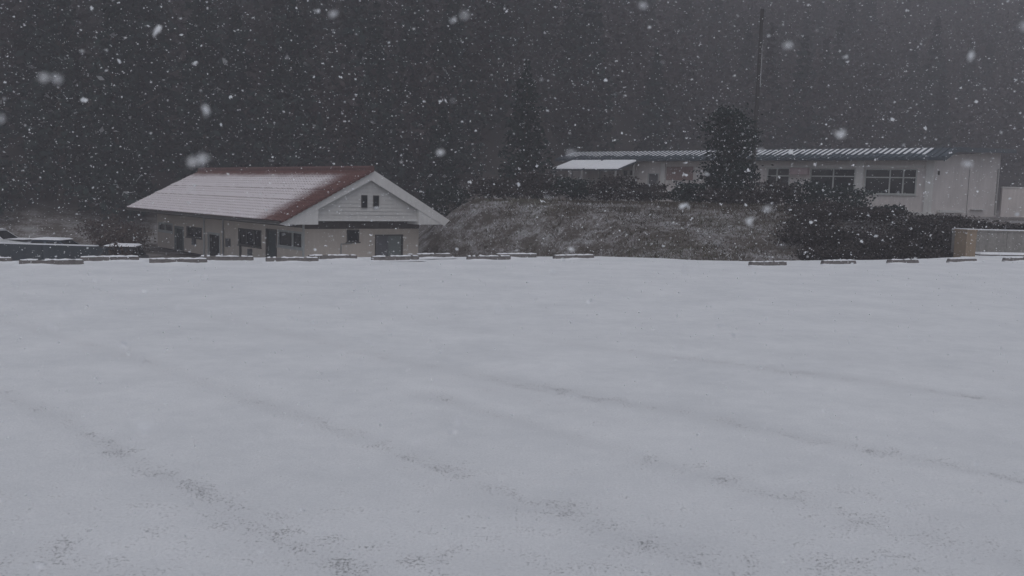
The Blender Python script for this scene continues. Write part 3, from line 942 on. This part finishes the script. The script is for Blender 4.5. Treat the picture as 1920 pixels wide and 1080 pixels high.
# ---------------------------------------------------------------- right hand gate wall
gp = thing('gate_post', (15.13, 29.75, 0.05), R(24), 'square tan stone gate post right of the dark shrubs', 'gate post')
mb = MB()
mb.box(-0.23, 0.23, -0.23, 0.23, -0.2, 0.86)
mb.build('shaft', M['tan'], gp)
MB().box(-0.25, 0.25, -0.25, 0.25, 0.863, 0.92).build('cap', M['tan'], gp)
MB().box(-0.23, 0.23, -0.23, 0.23, 0.922, 0.945).build('snow_cap', M['snow'], gp)
gw = thing('low_wall', (15.6, 31.4, 0.06), R(14), 'grey concrete wall with a snow topped edge running right from the tan post', 'wall')
for i in range(4):
    MB().box(i * 2.2, i * 2.2 + 2.185, 0, 0.16, -0.2, 0.80).build('panel', M['concrete'], gw)
MB().box(-0.03, 8.8, -0.03, 0.19, 0.803, 0.85).build('coping', M['concrete'], gw)
MB().box(-0.01, 8.78, -0.015, 0.175, 0.853, 0.885).build('snow_cap', M['snow'], gw)
kb = thing('kerb', (15.9, 30.2, 0.06), R(12), 'dark kerb with snow on top before the grey wall at the right edge', 'kerb')
for i in range(6):
    MB().box(i * 1.0, i * 1.0 + 0.985, 0, 0.35, -0.15, 0.06).build('kerb_stone', M['concrete_dark'], kb)
MB().hexa([(0.02, 0.01, 0.062), (5.95, 0.01, 0.062), (5.95, 0.34, 0.062), (0.02, 0.34, 0.062), (0.05, 0.04, 0.12), (5.9, 0.04, 0.12), (5.9, 0.3, 0.13), (0.05, 0.3, 0.13)]).build('snow_cap', M['snow'], kb)

# ---------------------------------------------------------------- left: wall and cars on the lower road
bw_ = thing('roadside_wall', (-18.3, 39.0, HG), R(180), 'long low blue grey wall with a thin snow line at the left', 'wall')
for i in range(6):
    MB().box(i * 2.4, i * 2.4 + 2.385, -0.12, 0.12, -0.3, 1.22).build('panel', M['navy'], bw_)
MB().hexa([(-1.6, -0.12, -0.3), (-0.01, -0.12, -0.3), (-0.01, 0.12, -0.3), (-1.6, 0.12, -0.3), (-1.6, -0.12, 0.75), (-0.01, -0.12, 1.2), (-0.01, 0.12, 1.2), (-1.6, 0.12, 0.75)]).build('sloped_end', M['navy'], bw_)
MB().box(0.0, 14.3, -0.11, 0.11, 1.223, 1.265).build('snow_cap', M['snow'], bw_)

def car(x, y, rz, label, paint, L, H, hood, boot, snow_parts, wdt=1.66):
    """local x: nose at +L/2; profile drawn in x-z, cabin narrower than the body"""
    o = thing('parked_car', (x, y, HG), rz, label, 'car', None)
    hb = H * 0.66                                  # waist height
    body = [(-L / 2, 0.30), (-L / 2 + 0.02, hb - 0.12), (-L / 2 + 0.12, hb), (L / 2 - hood, hb + 0.02), (L / 2 - 0.25, hb - 0.10), (L / 2 - 0.03, hb - 0.25), (L / 2, 0.35), (L / 2 - 0.1, 0.2), (-L / 2 + 0.1, 0.2)]
    MB().prism(body, lambda a, b: (a, -wdt / 2, b), lambda a, b: (a, wdt / 2, b)).build('body', M[paint], o)
    xa, xb = -L / 2 + boot, L / 2 - hood
    ra, rb2 = xa + 0.28, xb - 0.62
    w1, w2 = wdt / 2 - 0.03, wdt / 2 - 0.20
    lo, hi = hb + 0.004, H - 0.05
    MB().hexa([(xa, -w1, lo), (xb, -w1, lo), (xb, w1, lo), (xa, w1, lo), (ra, -w2, hi), (rb2, -w2, hi), (rb2, w2, hi), (ra, w2, hi)]).build('cabin', M[paint], o)
    rp = MB().hexa([(ra - .02, -w2 - .02, hi + .001), (rb2 + .02, -w2 - .02, hi + .001), (rb2 + .02, w2 + .02, hi + .001), (ra - .02, w2 + .02, hi + .001),
                    (ra + .06, -w2 + .06, H), (rb2 - .06, -w2 + .06, H), (rb2 - .06, w2 - .06, H), (ra + .06, w2 - .06, H)]).build('roof', M[paint], o)
    def quad(name, A, B_, Cc, D, out):
        A, B_, Cc, D = (Vector(q) for q in (A, B_, Cc, D))
        ce = (A + B_ + Cc + D) / 4
        pts_ = [ce + (q - ce) * 0.86 for q in (A, B_, Cc, D)]
        nn = (B_ - A).cross(D - A).normalized()
        if nn.dot(Vector(out)) < 0:
            nn = -nn
        MB().hexa([q - nn * 0.002 for q in pts_] + [q + nn * 0.008 for q in pts_]).build(name, M['glass'], o)
    for sy in (-1, 1):
        mid, rm = (xa + xb) / 2 - 0.05, (ra + rb2) / 2 - 0.05
        quad('side_window', (xa, sy * w1, lo), (mid, sy * w1, lo), (rm, sy * w2, hi), (ra, sy * w2, hi), (0, sy, 0))
        quad('side_window', (mid, sy * w1, lo), (xb, sy * w1, lo), (rb2, sy * w2, hi), (rm, sy * w2, hi), (0, sy, 0))
        for wx in (-L / 2 + 0.75, L / 2 - 0.8):
            ty = MB().tube([(wx, sy * (wdt / 2 - 0.17), 0.30), (wx, sy * (wdt / 2 + 0.01), 0.30)], 0.30, 18).build('wheel', M['tyre'], o)
            MB().tube([(wx, sy * (wdt / 2 + 0.011), 0.30), (wx, sy * (wdt / 2 + 0.02), 0.30)], 0.19, 14).build('rim', M['rim'], ty)
        MB().box(L / 2 - 0.08, L / 2 + 0.012, sy * 0.68 - 0.13, sy * 0.68 + 0.13, hb - 0.42, hb - 0.28).build('headlight', M['lamp'], o)
    quad('windscreen', (xb, -w1, lo), (xb, w1, lo), (rb2, w2, hi), (rb2, -w2, hi), (1, 0, 0.3))
    quad('rear_window', (xa, -w1, lo), (xa, w1, lo), (ra, w2, hi), (ra, -w2, hi), (-1, 0, 0.3))
    for (sx0, sx1, sw, z0, th) in snow_parts:
        MB().hexa([(sx0, -sw, z0), (sx1, -sw, z0), (sx1, sw, z0), (sx0, sw, z0), (sx0 + .1, -sw + .1, z0 + th), (sx1 - .12, -sw + .1, z0 + th * .8), (sx1 - .12, sw - .1, z0 + th * .8), (sx0 + .1, sw - .1, z0 + th)]).build('snow_cover', M['snow'], o)
    return o
car(-27.0, 46.0, 0, 'white sedan behind the blue grey wall, cut off at the left edge', 'car_white', 4.5, 1.46, 1.30, 0.95, [(-1.0, 0.35, 0.60, 1.462, 0.03), (0.98, 2.0, 0.7, 1.0, 0.02)])
car(-21.5, 42.0, 0, 'dark car with thick snow on its roof behind the blue grey wall', 'car_blue', 4.3, 1.28, 1.25, 0.9, [(-1.0, 0.35, 0.64, 1.282, 0.07), (0.9, 1.95, 0.7, 0.88, 0.03)])
car(-16.65, 37.5, R(-82), 'small dark car with a snowy roof left of the house', 'car_dark', 3.4, 1.36, 0.85, 0.3, [(-1.1, 0.25, 0.62, 1.362, 0.06)], 1.48)

# ---------------------------------------------------------------- vegetation
def leaves(P, size, flat=0.0, seed=0, asp=0.55):
    """a small rhombus leaf spray at each point with random facing"""
    g_ = np.random.default_rng(seed)
    n_ = len(P)
    a = g_.normal(size=(n_, 3))
    a[:, 2] *= (1 - flat)
    a /= np.linalg.norm(a, axis=1, keepdims=True) + 1e-9
    b = np.cross(a, g_.normal(size=(n_, 3)))
    b /= np.linalg.norm(b, axis=1, keepdims=True) + 1e-9
    s = (size * g_.uniform(0.55, 1.35, n_))[:, None]
    V = np.stack([P - a * s, P - b * s * asp, P + a * s, P + b * s * asp], 1).reshape(-1, 3)
    F = np.arange(n_ * 4).reshape(-1, 4)
    return V, F

def clump_points(n_cl, per, cen, rad, seed, crad=0.28, shell=0.55, top_flat=1.0):
    g_ = np.random.default_rng(seed)
    d = g_.normal(size=(n_cl, 3))
    d /= np.linalg.norm(d, axis=1, keepdims=True)
    rr = shell + (1 - shell) * g_.random(n_cl) ** 0.5
    rr *= g_.uniform(0.75, 1.08, n_cl)
    c = d * rr[:, None] * np.array(rad)
    P = c[:, None, :] + g_.normal(size=(n_cl, per, 3)) * (np.array(rad) * crad * 0.55 * g_.uniform(0.6, 1.3, (n_cl, 1))[:, None, :])
    t = np.repeat(g_.random(n_cl) * 0.75, per)
    return P.reshape(-1, 3) + np.array(cen), t

def leafy(name, P, t, size, mat, parent, seed, snow=0.03, asp=0.55):
    g_ = np.random.default_rng(seed + 99)
    V, F = leaves(P, size, 0.2, seed, asp)
    tint = np.clip(t + g_.normal(size=len(P)) * 0.10, 0, 0.93)
    tint = np.where(g_.random(len(P)) < snow, 1.0, tint)
    return link(name, np_mesh(name, V, F, mat, np.repeat(tint, 4)), parent)

def trunk(parent, h, r, seed, branches=7, lean=0.0, b0=0.3):
    g_ = random.Random(seed)
    mb = MB()
    pts = [(lean * h * (i / 6) ** 2 + g_.uniform(-.03, .03) * h * .2, g_.uniform(-.02, .02) * h * .2, h * i / 6 - (0.3 if i == 0 else 0)) for i in range(7)]
    mb.tube(pts, [r * (1 - 0.85 * i / 6) for i in range(7)], 8)
    for b in range(branches):
        t = b0 + (0.95 - b0) * b / branches
        z = h * t
        an = g_.uniform(0, 6.28)
        ln = h * 0.28 * (1.15 - t)
        s = (lean * h * t * t, 0, z)
        e1 = (s[0] + math.cos(an) * ln * .5, math.sin(an) * ln * .5, z + ln * 0.25)
        e2 = (s[0] + math.cos(an) * ln, math.sin(an) * ln, z + ln * 0.6)
        mb.tube([s, e1, e2], [r * 0.4 * (1.1 - t), r * 0.25 * (1.1 - t), r * 0.08], 5)
    return mb.build('trunk', M['bark'], parent, True)

# the round evergreen in front of the building: a tall upper crown and a wider lower one
zt = float(ground_z(11.7, 49.0)) - 0.05
et = thing('evergreen_tree', (11.7, 48.6, zt), 0.4, 'dark rounded evergreen tree in front of the long building beside the tall pole', 'tree')
trunk(et, 4.9, 0.17, 3, 12, 0.0, 0.2)
P1, t1 = clump_points(70, 46, (-0.1, 0, 3.7), (1.5, 1.4, 1.4), 1, 0.34, 0.35)
P2, t2 = clump_points(95, 46, (0.0, 0, 1.45), (1.5, 1.4, 1.4), 2, 0.36, 0.3)
P2[:, 2] = np.maximum(P2[:, 2], 0.05)
P3, t3 = clump_points(12, 40, (-0.5, 0, 4.9), (0.6, 0.6, 0.5), 12, 0.45, 0.2)
leafy('crown', np.concatenate([P1, P2, P3]), np.concatenate([t1, t2, t3]) * 0.8, 0.10, M['leaf_ever'], et, 5, 0.02)

# conifers
def conifer_points(h, r, levels, per, seed, droop=0.25, top=0.02):
    g_ = np.random.default_rng(seed)
    P, t = [], []
    for i in range(levels):
        f = i / (levels - 1)
        z = h * (0.10 + 0.89 * f)
        rr = r * (1 - f) ** 0.8 * g_.uniform(0.75, 1.15) + top * r
        nb_ = max(4, int(13 * (1 - f * 0.6)))
        off = g_.uniform(0, 6.28)
        for b in range(nb_):
            an = off + 6.283 * b / nb_ + g_.normal() * 0.25
            ln = rr * g_.uniform(0.55, 1.15)
            q = g_.random(per) ** 0.7
            wv = 0.16 * ln * (1.1 - q)
            x = np.cos(an) * ln * q + g_.normal(size=per) * wv
            y = np.sin(an) * ln * q + g_.normal(size=per) * wv
            zz = z - droop * ln * q ** 1.5 + g_.normal(size=per) * 0.10 * rr
            P.append(np.stack([x, y, zz], 1))
            t.append(np.full(per, g_.random() * 0.75))
    return np.concatenate(P), np.concatenate(t)

def conifer(x, y, h, r, seed, label, group=None, mat='leaf_ever', levels=22, per=15, size=0.20):
    z = float(ground_z(x, y)) - 0.1
    o = thing('conifer_tree', (x, y, z), seed * 1.3, label, 'tree', group)
    trunk(o, h * 0.95, h * 0.016, seed, 4)
    P, t = conifer_points(h, r, levels, per, seed)
    leafy('crown', P, t * 0.7, size, M[mat], o, seed, 0.012)
    return o
conifer(0.6, 60.0, 9.3, 2.5, 21, 'tall pointed dark conifer standing alone between the house and the long building')
conifer(-5.2, 64.0, 7.2, 2.1, 27, 'shorter dark conifer behind the right end of the red roofed house')
fr = [(-41, 62, 17.5), (-36.5, 60, 15), (-32, 63, 18), (-27.5, 61.5, 16.5), (-23, 66, 18), (-17, 68, 16), (-11, 70, 17), (-5.5, 74, 16)]
for i, (x, y, h_) in enumerate(fr):
    conifer(x, y, h_, 3.0 + 0.4 * (i % 3), 40 + i, 'tall dark conifer, %s from the left along the forest edge behind the house' % ordn[i], 'conifers along the forest edge', 'leaf_ever', 26, 16, 0.28)

# shrubs
def shrub(x, y, rx, ry, hgt, label, group, mat='leaf_dark', seed=0, n_cl=46, per=42, size=0.085, name='shrub', snow=0.03, zoff=0.0, rz=0.0, cat='shrub'):
    z = float(ground_z(x, y)) + zoff
    o = thing(name, (x, y, z), rz, label, cat, group)
    g_ = random.Random(seed)
    mb = MB()
    for k in range(7):
        an = g_.uniform(0, 6.28)
        q = g_.uniform(.3, .75)
        mb.tube([(0.1 * math.cos(an), 0.1 * math.sin(an), -0.2), (rx * q * .5 * math.cos(an), ry * q * .5 * math.sin(an), hgt * .4), (rx * q * math.cos(an), ry * q * math.sin(an), hgt * .82)], [0.03, 0.022, 0.008], 5)
    mb.build('stems', M['bark'], o)
    P, t = clump_points(n_cl, per, (0, 0, hgt * 0.52), (rx, ry, hgt * 0.5), seed, 0.36, 0.35)
    P[:, 2] = np.maximum(P[:, 2], 0.02)
    leafy('foliage', P, t, size, M[mat], o, seed, snow)
    return o
# hedge shrubs along the top of the bank (left to right)
sh = [(-3.9, 51.5, 1.6, 1.5), (-1.4, 50.8, 1.5, 1.35), (1.0, 50.2, 1.4, 1.5), (3.2, 50.0, 1.3, 1.25), (5.4, 49.6, 1.5, 1.45), (7.6, 49.6, 1.4, 1.05), (9.4, 48.4, 1.2, 1.15), (11.2, 47.4, 1.3, 0.9), (13.7, 47.4, 1.4, 1.35)]
for i, (x, y, rx, hh_) in enumerate(sh):
    shrub(x, y, rx, 1.0, hh_, 'dark hedge shrub, %s from the left along the top of the grass bank' % ordn[i], 'hedge shrubs on top of the bank', 'leaf_dark' if i % 3 else 'leaf_ever', 60 + i, 44, 44, 0.09)
# taller evergreens hiding the windows
shrub(15.6, 47.6, 1.3, 1.1, 1.45, 'dark green shrub hiding the lower windows right of the round tree', None, 'leaf_ever', 81)
shrub(17.5, 46.6, 1.25, 1.1, 1.35, 'broad green shrub below the middle window of the long building', None, 'leaf_ever', 82)
shrub(19.3, 46.0, 1.0, 0.9, 0.55, 'low dark shrub below the pale pillar of the long building', None, 'leaf_ever', 83)
# the dark thicket on the right of the bank
th_ = [(12.6, 37.2, 1.6, 1.15), (13.9, 34.6, 1.5, 1.3), (15.0, 37.0, 1.7, 1.0), (16.2, 34.8, 1.3, 1.2), (17.4, 37.2, 1.6, 0.85), (15.6, 39.2, 1.7, 0.55), (18.6, 38.6, 1.5, 0.6), (20.2, 37.6, 1.2, 0.75), (14.0, 40.2, 1.6, 0.75), (18.2, 35.6, 1.2, 1.0), (11.9, 33.2, 1.2, 1.0), (13.0, 31.2, 1.2, 1.05), (14.4, 31.9, 1.1, 1.25), (15.3, 32.6, 0.9, 1.25), (14.6, 30.5, 0.7, 0.85)]
for i, (x, y, rx, hh_) in enumerate(th_):
    shrub(x, y, rx, rx * .85, hh_, 'dark bare tangled shrub in the thicket left of the tan gate post', 'thicket left of the gate post', 'leaf_dark', 90 + i, 64, 72, 0.055, snow=0.012)
# hedge above the right wall
for i in range(4):
    shrub(17.6 + i * 2.0, 36.6 + i * 0.4, 1.35, 0.8, (0.85, 0.85, 0.8, 0.8)[i], 'clipped dark hedge plant, %s from the left above the grey wall at right' % ordn[i], 'hedge above the right wall', 'leaf_dark', 120 + i, 48, 46, 0.075, 'hedge_plant', 0.02, 0.0, 0.2, 'hedge')
# brown shrubs left of the house
for i, (x, y, rx, hh_) in enumerate([(-25.8, 56.5, 1.7, 1.9), (-23.4, 54.0, 1.4, 1.7), (-22.9, 51.0, 1.0, 1.3)]):
    shrub(x, y, rx, rx * .8, hh_, ['tall brown bare shrub left of the house, the farthest of three', 'reddish brown bare shrub close to the left end of the house', 'low brown bare shrub nearest the small dark car'][i], 'brown shrubs left of the house', 'leaf_brown', 140 + i, 44, 44, 0.08)
shrub(-15.65, 35.0, 0.62, 0.5, 1.8, 'small brown shrub in front of the small dark car', None, 'leaf_brown', 150, 30, 40, 0.06)

# forest on the hill: one far mass
def bare_points(h, r, seed):
    P, t = clump_points(46, 13, (0, 0, h * 0.62), (r, r, h * 0.40), seed, 0.36, 0.3)
    return P, t
temps = []
for i in range(4):
    P, t = conifer_points(1.0, 0.19, 20, 6, 200 + i)
    temps.append((P, t * 0.35, 0))
for i in range(3):
    P, t = bare_points(1.0, 0.30, 230 + i)
    temps.append((P, 0.5 + t * 0.5, 1))
VV, FF, TT = [], [], []
off = 0
fg = np.random.default_rng(77)
tm = MB()
yrow = 0.0
ntree = 0
for row in range(17):
    dd = 1.5 + row * 6.0
    for x in np.arange(-95, 110, 5.2):
        xx = x + fg.normal() * 1.5
        yf = np.interp(xx, [-60, -20, 0, 20, 60], [60, 65, 80, 104, 120])
        yy = yf + dd + fg.normal() * 1.6
        if abs(xx) > 0.66 * yy + 8:
            continue
        con = fg.random() < (0.72 if xx < -12 else 0.34)
        P, t, kind = temps[fg.integers(0, 4)] if con else temps[4 + fg.integers(0, 3)]
        h_ = fg.uniform(13, 19) if con else fg.uniform(10, 14.5)
        an = fg.uniform(0, 6.28)
        ca, sa = math.cos(an), math.sin(an)
        wd = fg.uniform(0.85, 1.25)
        Q = np.stack([(P[:, 0] * ca - P[:, 1] * sa) * h_ * wd, (P[:, 0] * sa + P[:, 1] * ca) * h_ * wd, P[:, 2] * h_], 1)
        z0 = float(ground_z(xx, yy))
        Q += np.array([xx, yy, z0])
        V, F = leaves(Q, 0.44 if con else 0.40, 0.2, int(fg.integers(1, 1e6)))
        VV.append(V)
        FF.append(F + off)
        off += len(V)
        tint = np.clip(t + fg.uniform(-.25, .32) + fg.normal(size=len(P)) * 0.05, 0, 1)
        TT.append(np.repeat(tint, 4))
        ntree += 1
forest = link('forest', np_mesh('forest', np.concatenate(VV), np.concatenate(FF), M['leaf_forest'], np.concatenate(TT)))
tag(forest, 'dark misty forest of conifers and bare trees covering the hillside', 'forest', None, 'stuff')

# dead grass on the bank and along the lot's edge
gg = np.random.default_rng(5)
N = 90000
gx_ = gg.uniform(-8, 17, N)
gy_ = gg.uniform(25, 50, N)
u_ = (gx_ - HX) * math.cos(HYAW) + (gy_ - HY) * math.sin(HYAW)
ok = (gy_ > edge_y(gx_) + 0.25) & ((u_ > 8.9) | (gy_ < 36)) & (vnoise(gx_, gy_, 0.7, 2) + gg.random(N) * 0.6 > 0.55)
gx_, gy_ = gx_[ok], gy_[ok]
gz_ = ground_z(gx_, gy_) - 0.03
n_ = len(gx_)
an = gg.uniform(0, 6.28, n_)
hgt = 0.05 + 0.16 * gg.random(n_) * (0.4 + vnoise(gx_, gy_, 0.45, 12))
wd = gg.uniform(0.012, 0.035, n_)
lean = gg.normal(size=(n_, 2)) * hgt[:, None] * 0.75
Pb = np.stack([gx_, gy_, gz_], 1)
dx = np.stack([np.cos(an) * wd, np.sin(an) * wd, np.zeros(n_)], 1)
tip = Pb + np.concatenate([lean, hgt[:, None]], 1)
V = np.stack([Pb - dx, Pb + dx, tip], 1).reshape(-1, 3)
tt = np.clip(0.1 + 0.75 * vnoise(gx_, gy_, 0.35, 7) + gg.normal(size=n_) * 0.12, 0, 0.9)
sn = gg.random(n_) < 0.01 + 0.10 * smooth(0.5, 0.8, vnoise(gx_ * 0.6, gy_, 0.5, 31))
tt = np.where(sn, 1.0, tt)
gr = link('bank_grass', np_mesh('bank_grass', V, np.arange(n_ * 3).reshape(-1, 3), M['grass'], np.repeat(tt, 3)))
tag(gr, 'dead brown grass with flecks of snow on the bank', 'grass', None, 'stuff')

# ---------------------------------------------------------------- utility pole
pz = float(ground_z(14.0, 52.5)) - 0.1
up = thing('utility_pole', (13.95, 52.5, pz), 0, 'tall slim grey utility pole rising behind the round evergreen tree', 'pole')
MB().tube([(0, 0, -0.5), (0, 0, 11.4)], [0.14, 0.10], 12).build('shaft', M['pole_dark'], up, True)
MB().hexa([(0.10, -0.05, 7.0), (0.132, -0.02, 7.0), (0.13, 0.02, 7.0), (0.09, 0.02, 7.0), (0.08, -0.04, 9.4), (0.115, -0.02, 9.4), (0.113, 0.02, 9.4), (0.08, 0.02, 9.4)]).build('snow_streak', M['snow'], up)
for k in range(10):
    MB().tube([(-0.16 if k % 2 else 0.12, 0, 3 + k * 0.7), (-0.28 if k % 2 else 0.28, 0, 3 + k * 0.7)], 0.012, 5).build('step_bolt', M['pipe'], up)

# ---------------------------------------------------------------- falling snow
m, n, p = new_mat('snowflake')
p.inputs['Base Color'].default_value = (0.9, 0.91, 0.93, 1)
p.inputs['Roughness'].default_value = 0.9
p.inputs['Specular IOR Level'].default_value = 0.1
tl = n.nodes.new('ShaderNodeBsdfTranslucent')
n.links.new(ramp(n, noise(n, 300, 2), [(0.3, (0.85, 0.86, 0.88)), (0.7, (0.95, 0.95, 0.96))]), tl.inputs['Color'])
mx = n.nodes.new('ShaderNodeMixShader')
mx.inputs[0].default_value = 0.45
n.links.new(p.outputs[0], mx.inputs[1])
n.links.new(tl.outputs[0], mx.inputs[2])
n.links.new(mx.outputs[0], n.nodes['Material Output'].inputs['Surface'])
M['flake'] = m
fl = np.random.default_rng(23)
def flake_field(dens, ya, yb, r_mean, r_sig):
    xm, zm = 0.62 * yb + 2.0, 0.26 * yb + 3.2
    n_ = int(dens * 2 * xm * (yb - ya) * zm)
    x = fl.uniform(-xm, xm, n_)
    y = fl.uniform(ya, yb, n_)
    z = fl.uniform(0.05, zm, n_)
    k = (np.abs(x) < 0.62 * y + 2.0) & (z < 0.26 * y + 3.2)
    P = np.stack([x, y, z], 1)[k]
    r = r_mean * np.exp(fl.normal(size=len(P)) * r_sig)
    return P, r
parts = [flake_field(190, 0.42, 1.0, 0.0033, 0.30), flake_field(38, 1.0, 4, 0.0032, 0.48), flake_field(30, 4, 9, 0.0038, 0.50), flake_field(16, 9, 18, 0.0052, 0.42)]
FP = np.concatenate([q[0] for q in parts])
FR = np.concatenate([q[1] for q in parts])
FW = np.where(FP[:, 1] < 1.6, fl.uniform(1.2, 2.6, len(FP)), fl.uniform(0.9, 2.0, len(FP)))   # wind-flattened clumps are wider than tall
nf = len(FP)
vs_, K = [], 4
for k in range(K):
    a = fl.normal(size=(nf, 3))
    a /= np.linalg.norm(a, axis=1, keepdims=True)
    b = np.cross(a, fl.normal(size=(nf, 3)))
    b /= np.linalg.norm(b, axis=1, keepdims=True)
    c = FP + fl.normal(size=(nf, 3)) * FR[:, None] * np.stack([0.26 * FW, 0.30 * np.ones(nf), 0.22 * np.ones(nf)], 1)
    s1 = (FR * fl.uniform(0.5, 1.1, nf))[:, None]
    s2 = (FR * fl.uniform(0.35, 0.85, nf))[:, None]
    vs_.append(np.stack([c - a * s1, c - b * s2, c + a * s1, c + b * s2], 1))
V = np.stack(vs_, 1).reshape(-1, 3)
fk = link('falling_snow', np_mesh('falling_snow', V, np.arange(len(V)).reshape(-1, 4), M['flake']))
tag(fk, 'white snowflakes of all sizes drifting through the air', 'snowfall', None, 'stuff')

# ---------------------------------------------------------------- haze of the snowfall
hz = MB().box(-230, 250, -70, 330, -14, 96).build('haze', None)
hz.data.materials.clear()
m = bpy.data.materials.new('snow_haze')
m.use_nodes = True
n = m.node_tree
n.nodes.clear()
out = n.nodes.new('ShaderNodeOutputMaterial')
pv_ = n.nodes.new('ShaderNodeVolumePrincipled')
pv_.inputs['Color'].default_value = (0.985, 0.955, 0.995, 1)
pv_.inputs['Density'].default_value = 0.0022
pv_.inputs['Anisotropy'].default_value = 0.0
n.links.new(pv_.outputs[0], out.inputs['Volume'])
hz.data.materials.append(m)
tag(hz, 'pale haze of falling snow in the air', 'haze', None, 'stuff')
